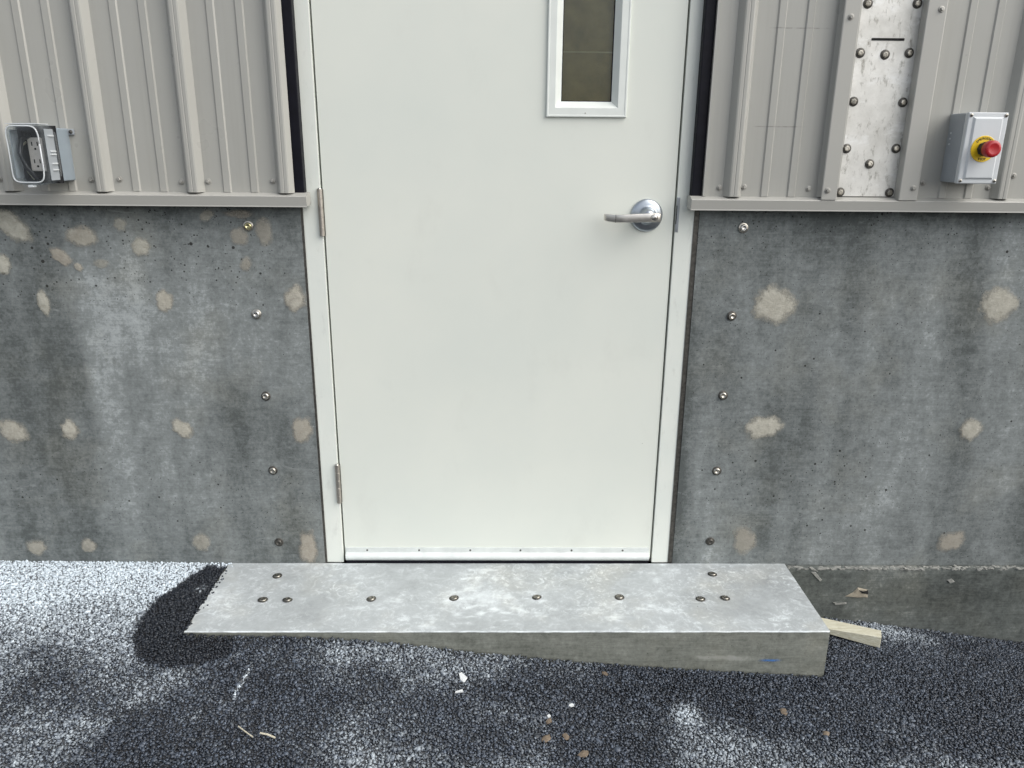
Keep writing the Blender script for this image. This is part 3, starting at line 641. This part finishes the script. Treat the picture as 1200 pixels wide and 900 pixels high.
# lever handle
hd = empty('lever_handle', (0, 0, 0)); hd.parent = dr; hd.location = Vector((.3838, 0, 1.0215))-Vector(dr.location)
HC = (.3838, -.0002, 1.0215)
part(hd, 'rosette', lathe(bmesh.new(), [(.0420, 0), (.0420, .0035), (.0405, .0062), (.0360, .0090), (.0290, .0112), (.0240, .0120), (.0225, .0132), (.0215, .0160), (.0200, .0220), (.0170, .0300), (.0135, .0420), (0, .0420)], HC, '-y', 40), 'chrome', True)
def lever():
    bm = bmesh.new()
    sec = [(.0195, -.052, .0105, .0095), (.012, -.054, .0108, .0100), (.0, -.0555, .0110, .0105), (-.02, -.0560, .0107, .0078), (-.045, -.0560, .0104, .0066), (-.070, -.0555, .0100, .0062), (-.086, -.0535, .0098, .0060), (-.098, -.0490, .0098, .0058), (-.110, -.0420, .0095, .0056), (-.1185, -.0355, .0090, .0052), (-.1215, -.0325, .0078, .0042)]
    dz = [0, 0, 0, -.0006, -.0015, -.0030, -.0035, -.0036, -.0030, -.0022, -.0020]; prev = None
    for (dx, y, hz, hy), q in zip(sec, dz):
        n = 16; ring_ = []
        for k in range(n):
            a = 2*math.pi*k/n; c, s = math.cos(a), math.sin(a); e = .28
            ring_.append(bm.verts.new((HC[0]+.007+dx+(0 if dx > -.08 else 0), y+hy*math.copysign(abs(c)**e, c), HC[2]-.001+q+hz*math.copysign(abs(s)**e, s))))
        if prev:
            for k in range(n): bm.faces.new((prev[k], prev[(k+1) % n], ring_[(k+1) % n], ring_[k]))
        else: bm.faces.new(ring_)
        prev = ring_
    bm.faces.new(prev[::-1]); return bm
part(hd, 'lever', lever(), 'lever', True)
part(hd, 'lever_bend_line', tube(bmesh.new(), [(HC[0]-.0885, -.0600, HC[2]-.014), (HC[0]-.0885, -.0600, HC[2]+.0055)], .0006, 5), 'bolt_dark')  # thin dark line drawn across the lever where it bends
kc = (HC[0]+.0085, -.0640, HC[2]-.0010)
part(hd, 'key_collar', lathe(bmesh.new(), [(.0094, -.002), (.0094, .0022), (.0084, .0028), (.0080, .0012), (0, .0012)], kc, '-y', 22), 'bolt', True)
o = part(hd, 'key_cylinder', lathe(bmesh.new(), [(.0074, .0010), (.0074, .0034), (.0066, .0040), (0, .0040)], kc, '-y', 20), 'steel', True)
part(hd, 'key_slot', B(kc[0]-.0005, kc[0]+.0042, kc[1]-.0046, kc[1]-.0038, kc[2]-.0010, kc[2]+.0016), 'dark')
# door sweep
sw = part(dr, 'door_sweep', None or (lambda bm: (box(bm, -.4515, .4500, -.0042, -.0003, .0345, .0500, .0008), bm)[1])(bmesh.new()), 'alu')
def bulb():
    bm = bmesh.new(); n = 9; prof = [(-.0003, .0345)]+[(-.0060-.0085*math.sin(math.pi*k/(n-1)), .0345-.0265*k/(n-1)) for k in range(n)]+[(-.0003, .0080)]
    a = [bm.verts.new((-.4518, y, z)) for y, z in prof]; b = [bm.verts.new((.4502, y, z)) for y, z in prof]
    for k in range(len(prof)): bm.faces.new((a[k], a[(k+1) % len(prof)], b[(k+1) % len(prof)], b[k]))
    bm.faces.new(a); bm.faces.new(b[::-1]); return bm
part(sw, 'drip_cap', bulb(), 'alu')
part(sw, 'rubber_strip', B(-.4505, .4490, -.0100, -.0050, .0022, .0090), 'black')
for x in (-.3885, -.2347, -.0829, .0665, .2188, .3713):
    part(sw, 'screw', lathe(bmesh.new(), [(.0030, 0), (.0028, .0010), (.0012, .0014), (0, .0014)], (x, -.0042, .0415), '-y', 10), 'bolt_dark')
th = part(fr, 'threshold', B(-.4595, .4595, .0020, .12, .0006, .0085, bev=.002), 'bolt_dark')

# ------------------------------------------------------------------ metal siding
SYF, SYR = -.034, -.054
RB, RT = .0235, .0085           # half widths of a rib at base and crest
def profile(x0, x1, ribs, minors):
    pts = []
    ev = []
    for r in ribs: ev.append((r, [(r-RB, SYF), (r-RT-.003, SYR+.0012), (r-RT, SYR), (r-.0018, SYR), (r, SYR+.0010), (r+.0018, SYR), (r+RT, SYR), (r+RT+.003, SYR+.0012), (r+RB, SYF)]))
    for m in minors: ev.append((m, [(m-.0108, SYF), (m-.0075, SYF-.0034), (m+.0075, SYF-.0034), (m+.0108, SYF)]))
    for c, q in sorted(ev):
        for x, y in q:
            if x0 < x < x1: pts.append((x, y))
    def yat(xx):
        allp = sorted(p for c, q in ev for p in q)
        for (xa, ya), (xb, yb) in zip(allp, allp[1:]):
            if xa <= xx <= xb: return ya+(yb-ya)*(xx-xa)/(xb-xa+1e-9)
        return SYF
    return [(x0, yat(x0))]+pts+[(x1, yat(x1))]
ZS0, ZS1 = 1.0735, 3.40
def screw_part(parent, x, z, y=SYF):
    bm = bmesh.new(); lathe(bm, [(.0072, 0), (.0070, .0012), (.0056, .0016), (0, .0016)], (0, 0, 0), '-y', 16); lathe(bm, [(.0043, .0016), (.0043, .0050), (.0034, .0058), (0, .0058)], (0, 0, 0), '-y', 6, random.uniform(0, 1))
    o = obj('screw', bm, 'screw', parent); o.location = Vector((x, y-.0010, z))-Vector(parent.location); o.rotation_euler = (random.uniform(-.08, .08), 0, random.uniform(-.08, .08)); return o
def siding(label, x0, x1, ribs, minors, screws, lip=None):
    e = empty('metal_siding', ((x0+x1)/2, -.03, ZS0)); tag(e, label, 'siding', 'ribbed metal siding sheets')
    pr = profile(x0, x1, ribs, minors)
    if lip == 'left': pr = [(x0, SYF+.020), (x0, SYF-.004), (x0+.006, SYF-.004), (x0+.007, SYF)]+[q for q in pr if q[0] > x0+.008]
    bm = strip(bmesh.new(), pr, ZS0, ZS1); o = part(e, 'sheet', bm, 'siding'); solid(o, .0010, 0)
    for x, z in screws: screw_part(e, x, z)
    return e
pitch = .2278
ribsL = [-.5385-pitch*k for k in range(9)]
siding('beige ribbed metal siding left of the door, with the clear outlet cover', -2.42, -.5175, ribsL, [r-d for r in ribsL for d in (.0795, .1480)],
       [(-1.2518, 1.1005), (-1.0246, 1.1012), (-.9542, 1.103), (-.8004, 1.098), (-.7330, 1.0996), (-.5715, 1.102), (-1.49, 1.10), (-1.42, 1.10)])
ribsM = [.5920]
siding('beige ribbed metal siding between the door and the bare plate', .5180, .8420, [.592, .8330], [.6748, .7435], [(.5592, 1.0944), (.6222, 1.097), (.7874, 1.0941)], 'left')
ribsR = [1.2780+pitch*k for k in range(5)]
siding('beige ribbed metal siding right of the bare plate, behind the stop button box', 1.0300, 2.42, ribsR, [1.1315, 1.1990]+[r+d for r in ribsR for d in (.0815, .1490)], [(1.0793, 1.111), (1.3082, 1.130), (1.2480, 1.100), (1.54, 1.11)])
hdp = empty('metal_siding', (0, -.03, 2.2)); tag(hdp, 'beige ribbed metal siding above the door', 'siding', 'ribbed metal siding sheets')
bm = strip(bmesh.new(), profile(-.5165, .5170, [-.31, -.083, .145, .373], []), 2.20, 3.40); o = part(hdp, 'sheet', bm, 'siding'); solid(o, .001, 0)
# added black backing, unseen, that keeps the gaps under the ribs dark
for x0, x1, lab in ((-2.4, -.5225, 'added black backing behind the siding left of the door'), (.5185, 2.4, 'added black backing behind the siding right of the door')):
    tag(obj('added_backing', B(x0, x1, -.0240, .10, 1.0745, 3.38), 'dark'), lab, 'added_backing', 'added backing behind the siding')
# black closure strips beside the frame
for s, lab in ((-1, 'black rubber closure strip between left siding and door frame'), (1, 'black rubber closure strip between right siding and door frame')):
    x0, x1 = (-.5215, -.4945) if s < 0 else (.4905, .5165)
    bm = B(x0, x1, -.0330 if s < 0 else -.0300, -.0050, 1.0700, 2.195, bev=.003)
    o = obj('closure_strip', bm, 'black'); tag(o, lab, 'seal strip', 'black closure strips')
# base flashing: sloped ledge, fascia and drip kick
def flashing(x0, x1, label, cut):
    bm = bmesh.new(); prof = [(-.010, 1.0740), (-.034, 1.0735), (-.0565, 1.0668), (-.0578, 1.0650), (-.0545, 1.0425), (-.0550, 1.0395), (-.0540, 1.0390), (-.0530, 1.0410), (-.0100, 1.0420)]
    a = [bm.verts.new((x0, y, z)) for y, z in prof]; b = [bm.verts.new((x1, y, z)) for y, z in prof]; n = len(prof)
    for k in range(n): bm.faces.new((a[k], a[(k+1) % n], b[(k+1) % n], b[k]))
    bm.faces.new(a); bm.faces.new(b[::-1]); o = obj('base_flashing', bm, 'trim'); tag(o, label, 'flashing', 'flashings under the siding')
    return o
flashing(-2.42, -.4850, 'beige metal drip flashing between left siding and concrete', 1)
flashing(.4860, 2.42, 'beige metal drip flashing between right siding and concrete', 0)

# ------------------------------------------------------------------ bare plate and its trims
pl = empty('cover_plate', (.939, -.03, 1.07)); tag(pl, 'bare scuffed aluminium cover plate bolted between two trims', 'plate')
part(pl, 'plate', B(.8560, 1.0165, -.0320, -.0270, 1.0755, 1.760, bev=.0012), 'plate')
part(pl, 'slot', B(.8985, .9785, -.0335, -.0315, 1.4430, 1.4485, bev=.0016), 'dark')
head_p = bolt_mesh(6, [(.0082, 0), (.0082, .0046), (.0070, .0060), (.0046, .0062), (.0040, .0046), (0, .0046)]); 
for f in head_p.polygons: f.use_smooth = False
for x, z in [(.8779, 1.524), (.9970, 1.5253), (.8751, 1.4147), (.9362, 1.4115), (.9950, 1.416), (.8741, 1.3036), (.9976, 1.3028), (.8725, 1.1926), (.9977, 1.1937), (.9362, 1.156), (.8705, 1.0860), (.9976, 1.0860), (.876, 1.64), (1.0, 1.64)]:
    b = bolt(pl, x, -.0322, z, head_p, wash_y, 'bolt', 'bolt_dark', .86, .10); b.rotation_euler.y = random.uniform(0, 1)
def trim(label, prof, screws):
    e = empty('edge_trim', (prof[1][0], -.05, 1.07)); tag(e, label, 'trim', 'trims beside the bare plate')
    o = part(e, 'trim_strip', strip(bmesh.new(), prof, 1.0685, 3.40), 'trim'); solid(o, .0012, 0)
    for x, z in screws: screw_part(e, x, z, -.0590)
trim('beige metal trim along the left edge of the bare plate', [(.8160, -.0530), (.8130, -.0580), (.8150, -.0590), (.8500, -.0590), (.8515, -.0570), (.8515, -.0330), (.8640, -.0330)], [(.8265, 1.0910), (.8300, 1.4900)])
trim('beige metal trim along the right edge of the bare plate', [(1.0108, -.0325), (1.0105, -.0575), (1.0120, -.0590), (1.0545, -.0590), (1.0570, -.0575), (1.0610, -.0420), (1.0660, -.0355)], [(1.0430, 1.0985), (1.0430, 1.5090)])

# ------------------------------------------------------------------ emergency stop box
eb = empty('stop_button_box', (1.1675, -.035, 1.195)); tag(eb, 'grey control box with red mushroom stop button on yellow ring', 'stop button')
EX0, EX1, EZ0, EZ1 = 1.1190, 1.2155, 1.1130, 1.2780
part(eb, 'housing', B(EX0+.001, EX1-.001, -.1010, -.0345, EZ0+.001, EZ1-.001, bev=.005, seg=3), 'box_side')
ld = part(eb, 'lid', B(EX0, EX1, -.1170, -.1020, EZ0, EZ1, bev=.0035, seg=3), 'box_light')
part(ld, 'raised_panel', ring(bmesh.new(), [(EX0+.0115, EX1-.0115, EZ0+.010, EZ1-.010, -.1168), (EX0+.0155, EX1-.0155, EZ0+.014, EZ1-.014, -.1206), (EX0+.0165, EX1-.0165, EZ0+.015, EZ1-.015, -.1210)]), 'box_light')
part(ld, 'panel_face', B(EX0+.0164, EX1-.0164, -.12105, -.1165, EZ0+.0149, EZ1-.0149), 'box_light')
for x in (EX0+.0062, EX1-.0062):
    for z in (EZ0+.0068, EZ1-.0068):
        s = part(ld, 'screw', lathe(bmesh.new(), [(.0043, 0), (.0043, .0008), (.0036, .0020), (0, .0022)], (x, -.1170, z), '-y', 14), 'bolt', True)
        for a in (0, 1):
            bm = B(-.0028, .0028, -.0004, .0004, -.0006, .0006) if a == 0 else B(-.0006, .0006, -.0004, .0004, -.0028, .0028)
            for q in bm.verts: q.co += Vector((x, -.1192-.0002*a, z))
            part(ld, 'screw_cross', bm, 'dark')
for k in range(3): part(eb, 'knockout', lathe(bmesh.new(), [(.0022, 0), (.0020, .0016), (0, .0018)], (EX0+.001, -.052, 1.205+.013*k), (Vector((0, 1, 0)), Vector((0, 0, 1)), Vector((-1, 0, 0))), 10), 'box_light', True)
BC = (1.1655, -.1212, 1.1945)
yr = part(eb, 'legend_ring', lathe(bmesh.new(), [(.0305, 0), (.0305, .0008), (.0298, .0016), (.0140, .0016), (.0140, 0)], BC, '-y', 44), 'yellow')
def ring_text(txt, r, a0, da, size, flip=False):
    bm = bmesh.new()
    for i, ch in enumerate(txt):
        cu = bpy.data.curves.new('letter', 'FONT'); cu.body = ch; cu.size = size; cu.align_x = 'CENTER'; cu.align_y = 'CENTER'; cu.extrude = .0002
        to = bpy.data.objects.new('letter', cu); C.objects.link(to); bpy.context.view_layer.update()
        me = to.to_mesh(); a = a0+da*i
        M = Matrix.Translation((BC[0]+r*math.sin(a), BC[1]-.0020, BC[2]+r*math.cos(a))) @ Matrix.Rotation(a+(math.pi if flip else 0), 4, 'Y') @ Matrix.Rotation(math.pi/2, 4, 'X')
        vs = [bm.verts.new(M @ q.co) for q in me.vertices]
        for f in me.polygons:
            try: bm.faces.new([vs[k] for k in f.vertices])
            except ValueError: pass
        to.to_mesh_clear(); bpy.data.objects.remove(to); bpy.data.curves.remove(cu)
    return bm
part(yr, 'lettering', ring_text('EMERGENCY', .0245, R(-48), R(12), .0078), 'ink')
part(yr, 'lettering', ring_text('STOP', .0245, R(180+18), R(-12), .0078, True), 'ink')
bt = part(eb, 'collar', lathe(bmesh.new(), [(.0165, .0012), (.0165, .0060), (.0150, .0080), (.0150, .0120), (.0170, .0130), (.0170, .0170), (.0140, .0240), (0, .0240)], BC, '-y', 8), 'cable')
part(eb, 'stop_button', lathe(bmesh.new(), [(0, .0210), (.0150, .0210), (.0185, .0225), (.0196, .0245), (.0196, .0370), (.0188, .0400), (.0168, .0420), (.0120, .0428), (.0110, .0424), (0, .0424)], BC, '-y', 32), 'red', True)

# ------------------------------------------------------------------ weatherproof outlet
ob = empty('outlet_box', (-1.10, -.035, 1.16)); tag(ob, 'weatherproof electrical outlet with bulging clear plastic cover on the siding', 'outlet')
part(ob, 'back_box', B(-1.1420, -1.0620, -.0960, -.0345, 1.1000, 1.2230, bev=.004, seg=3), 'grey_pvc')
part(ob, 'gasket', B(-1.1455, -1.0585, -.1012, -.0970, 1.0955, 1.2280, bev=.0018), 'black')
for (x, z) in ((-1.0570, 1.2150), (-1.1470, 1.1070)):
    lg = part(ob, 'mounting_lug', B(x-.010, x+.010, -.0420, -.0350, z-.007, z+.007, bev=.003), 'box_side')
    part(lg, 'screw', lathe(bmesh.new(), [(.0046, 0), (.0044, .002), (.002, .0032), (0, .0032)], (x+.003, -.0420, z), '-y', 12), 'bolt_dark', True)
cb = part(ob, 'cover_base', ring(bmesh.new(), [(-1.1450, -1.0590, 1.0960, 1.2275, -.1010), (-1.1450, -1.0590, 1.0960, 1.2275, -.1130), (-1.1400, -1.0640, 1.1010, 1.2225, -.1150), (-1.1330, -1.0710, 1.1080, 1.2150, -.1150), (-1.1330, -1.0710, 1.1080, 1.2150, -.1020)]), 'cable')
part(ob, 'face_plate', B(-1.1335, -1.0705, -.1030, -.1014, 1.1075, 1.2155), 'cable')
rc = part(ob, 'receptacle', B(-1.1250, -1.0900, -.1110, -.1035, 1.1230, 1.2010, bev=.004, seg=3), 'white_plastic')
for zc in (1.142, 1.182):
    for dx in (-.0065, .0065): part(rc, 'slot', B(-1.1075+dx-.0012, -1.1075+dx+.0012, -.1116, -.1108, zc, zc+.009), 'dark')
    part(rc, 'ground_slot', lathe(bmesh.new(), [(.0026, 0), (.0026, .0008), (0, .0008)], (-1.1075, -.1108, zc-.007), '-y', 10), 'dark')
part(ob, 'cable', tube(bmesh.new(), [(-1.120, -.106, 1.205), (-1.126, -.130, 1.195), (-1.127, -.142, 1.165), (-1.120, -.140, 1.135), (-1.108, -.130, 1.112), (-1.100, -.120, 1.100)], .0052, 8), 'cable', True)
part(ob, 'cable', tube(bmesh.new(), [(-1.130, -.106, 1.190), (-1.133, -.126, 1.180), (-1.131, -.132, 1.150), (-1.124, -.128, 1.125), (-1.116, -.120, 1.105)], .0026, 8), 'straw', True)
def hood():
    """clear in-use cover: rounded hollow shell, waisted sides"""
    bm = bmesh.new(); secs = [(-.1012, 0, 0), (-.1160, .0005, 0), (-.1180, -.0020, -.001), (-.1480, -.0010, .001), (-.1630, -.0030, -.002), (-.1690, -.0085, -.008), (-.1705, -.016, -.016)]
    cx, cz = -1.1020, 1.1630; hx, hz = .0445, .0690; prev = None; n = 40
    for y, dx, dz in secs:
        rg = []
        for k in range(n):
            a = 2*math.pi*(k+.5)/n; c, s = math.cos(a), math.sin(a); e = .36
            u = math.copysign(abs(c)**e, c); w = math.copysign(abs(s)**e, s)
            wst = (1-.10*(1-w*w)*min(1, (-.1012-y)/.05)) if u < 0 else 1
            rg.append(bm.verts.new((cx+u*(hx+dx)*wst, y, cz+w*(hz+dz))))
        if prev:
            for k in range(n): bm.faces.new((prev[k], prev[(k+1) % n], rg[(k+1) % n], rg[k]))
        prev = rg
    bm.faces.new(prev[::-1]); return bm
hv = part(ob, 'clear_cover', hood(), 'clear', True); solid(hv, .0022, -1)
def rim_loop(y, ix, iz, r):
    pts = []; n = 48
    for k in range(n+1):
        a = 2*math.pi*(k+.5)/n; c, q = math.cos(a), math.sin(a); e = .36
        u = math.copysign(abs(c)**e, c); w = math.copysign(abs(q)**e, q); wst = (1-.10*(1-w*w)) if u < 0 else 1
        pts.append((-1.1020+u*(.0445-ix)*wst, y, 1.1630+w*(.0690-iz)))
    return tube(bmesh.new(), pts, r, 6)
part(hv, 'cover_rim', rim_loop(-.1672, .0062, .0060, .0017), 'box_light', True)
part(hv, 'cover_top', B(-1.1400, -1.0640, -.1600, -.1180, 1.2300, 1.2318, bev=.0008), 'box_light')
part(hv, 'side_wall', B(-1.0592, -1.0578, -.1500, -.1140, 1.1040, 1.2200, bev=.0006), 'box_side')
part(hv, 'side_wall', B(-1.1412, -1.1396, -.1480, -.1180, 1.1080, 1.2180, bev=.0006), 'box_side')
for k, z in enumerate((1.205, 1.170, 1.163, 1.142, 1.128)): part(hv, 'cover_rib', B(-1.0580, -1.0545, -.1400, -.1180, z-.0018, z+.0018, bev=.0012), 'box_light')
part(hv, 'latch', B(-1.1080, -1.0960, -.1660, -.1500, 1.0885, 1.0940, bev=.002), 'box_light')

# ------------------------------------------------------------------ things lying about
wd = bmesh.new()
vt = [(1.1051, -.1515, -.133), (1.0900, -.1849, -.133), (1.0905, -.1837, -.170), (1.1056, -.1505, -.172), (.8860, -.0560, -.1335), (.8720, -.1170, -.1335), (.8720, -.1170, -.1390), (.8860, -.0560, -.1400)]
vb = [wd.verts.new(q) for q in vt]
for f in ((0, 1, 2, 3), (4, 7, 6, 5), (0, 4, 5, 1), (1, 5, 6, 2), (2, 6, 7, 3), (3, 7, 4, 0)): wd.faces.new([vb[i] for i in f])
bmesh.ops.bevel(wd, geom=list(wd.edges), offset=.0010, segments=1, affect='EDGES')
tag(obj('wood_wedge', wd, 'pine'), 'pale pine wedge on the asphalt beside the right end of the step', 'wedge')
def ground_lump(name, mat, x, y, sx, sy, sz, label, cat, group, seed, lift=.0):
    bm = bmesh.new(); r = random.Random(seed)
    bmesh.ops.create_icosphere(bm, subdivisions=2, radius=1)
    for q in bm.verts:
        q.co = Vector((q.co.x*sx, q.co.y*sy, q.co.z*sz))*r.uniform(.78, 1.12)
    o = obj(name, bm, mat); o.location = (x, y, float(gz(x, y))+sz*.35+lift); o.rotation_euler = (0, 0, r.uniform(0, 3)); tag(o, label, cat, group); return o
for k, (x, y, s, lab) in enumerate([(.112, -.623, .011, 'tan stone in the asphalt, largest of the cluster below the step centre'), (.157, -.613, .009, 'tan stone just right of the largest tan stone in the cluster'), (.121, -.570, .008, 'tan stone at the top of the cluster below the step centre'), (.193, -.660, .011, 'tan stone nearest the bottom edge below the step'),
        (.275, -.391, .008, 'tan stone in the asphalt close under the front of the step'), (.702, -.493, .011, 'tan stone in the asphalt below the blue mark on the step'), (.779, -.560, .009, 'tan stone below the right front corner of the step')]):
    ground_lump('pebble', 'tan_stone', x, y, s*1.25, s*.85, s*.30, lab, 'stone', 'tan stones in the asphalt', 30+k, -.0022)
for k, (x, y, sx, sy, lab) in enumerate([(-.083, -.452, .012, .018, 'large white chip on the asphalt left of the middle'), (-.089, -.501, .014, .005, 'thin white sliver just below the large white chip'), (.121, -.556, .006, .006, 'small white chip above the cluster of tan stones'), (.179, -.516, .008, .006, 'small white chip right of the middle of the asphalt')]):
    r = random.Random(80+k); bm = bmesh.new(); n = 7; ang = sorted(r.uniform(0, 6.28) for _ in range(n))
    lo_ = [bm.verts.new((sx*math.cos(q)*r.uniform(.7, 1.1), sy*math.sin(q)*r.uniform(.7, 1.1), 0)) for q in ang]
    hi_ = [bm.verts.new((q.co.x*.9, q.co.y*.9, .0022+r.uniform(0, .001))) for q in lo_]
    for i in range(n): bm.faces.new((lo_[i], lo_[(i+1) % n], hi_[(i+1) % n], hi_[i]))
    bm.faces.new(hi_); bm.faces.new(lo_[::-1])
    o = obj('paint_chip', bm, 'white_chip'); o.location = (x, y, float(gz(x, y))-.0004); o.rotation_euler = (.10, -.08, .25); tag(o, lab, 'chip', 'white chips on the asphalt')
def straw(pts, r, lab):
    q = [(x, y, float(gz(x, y))+.0035+dz) for x, y, dz in pts]; tag(obj('straw', tube(bmesh.new(), q, r, 6), 'straw'), lab, 'straw', 'bits of straw on the asphalt')
straw([(-.568, -.646, .0), (-.548, -.662, .003), (-.528, -.674, .001)], .0014, 'thin straw on the asphalt, the slanting one of the pair at lower left')
straw([(-.515, -.664, .002), (-.498, -.668, .003), (-.480, -.674, .001)], .0020, 'pale straw on the asphalt, the flatter one of the pair at lower left')
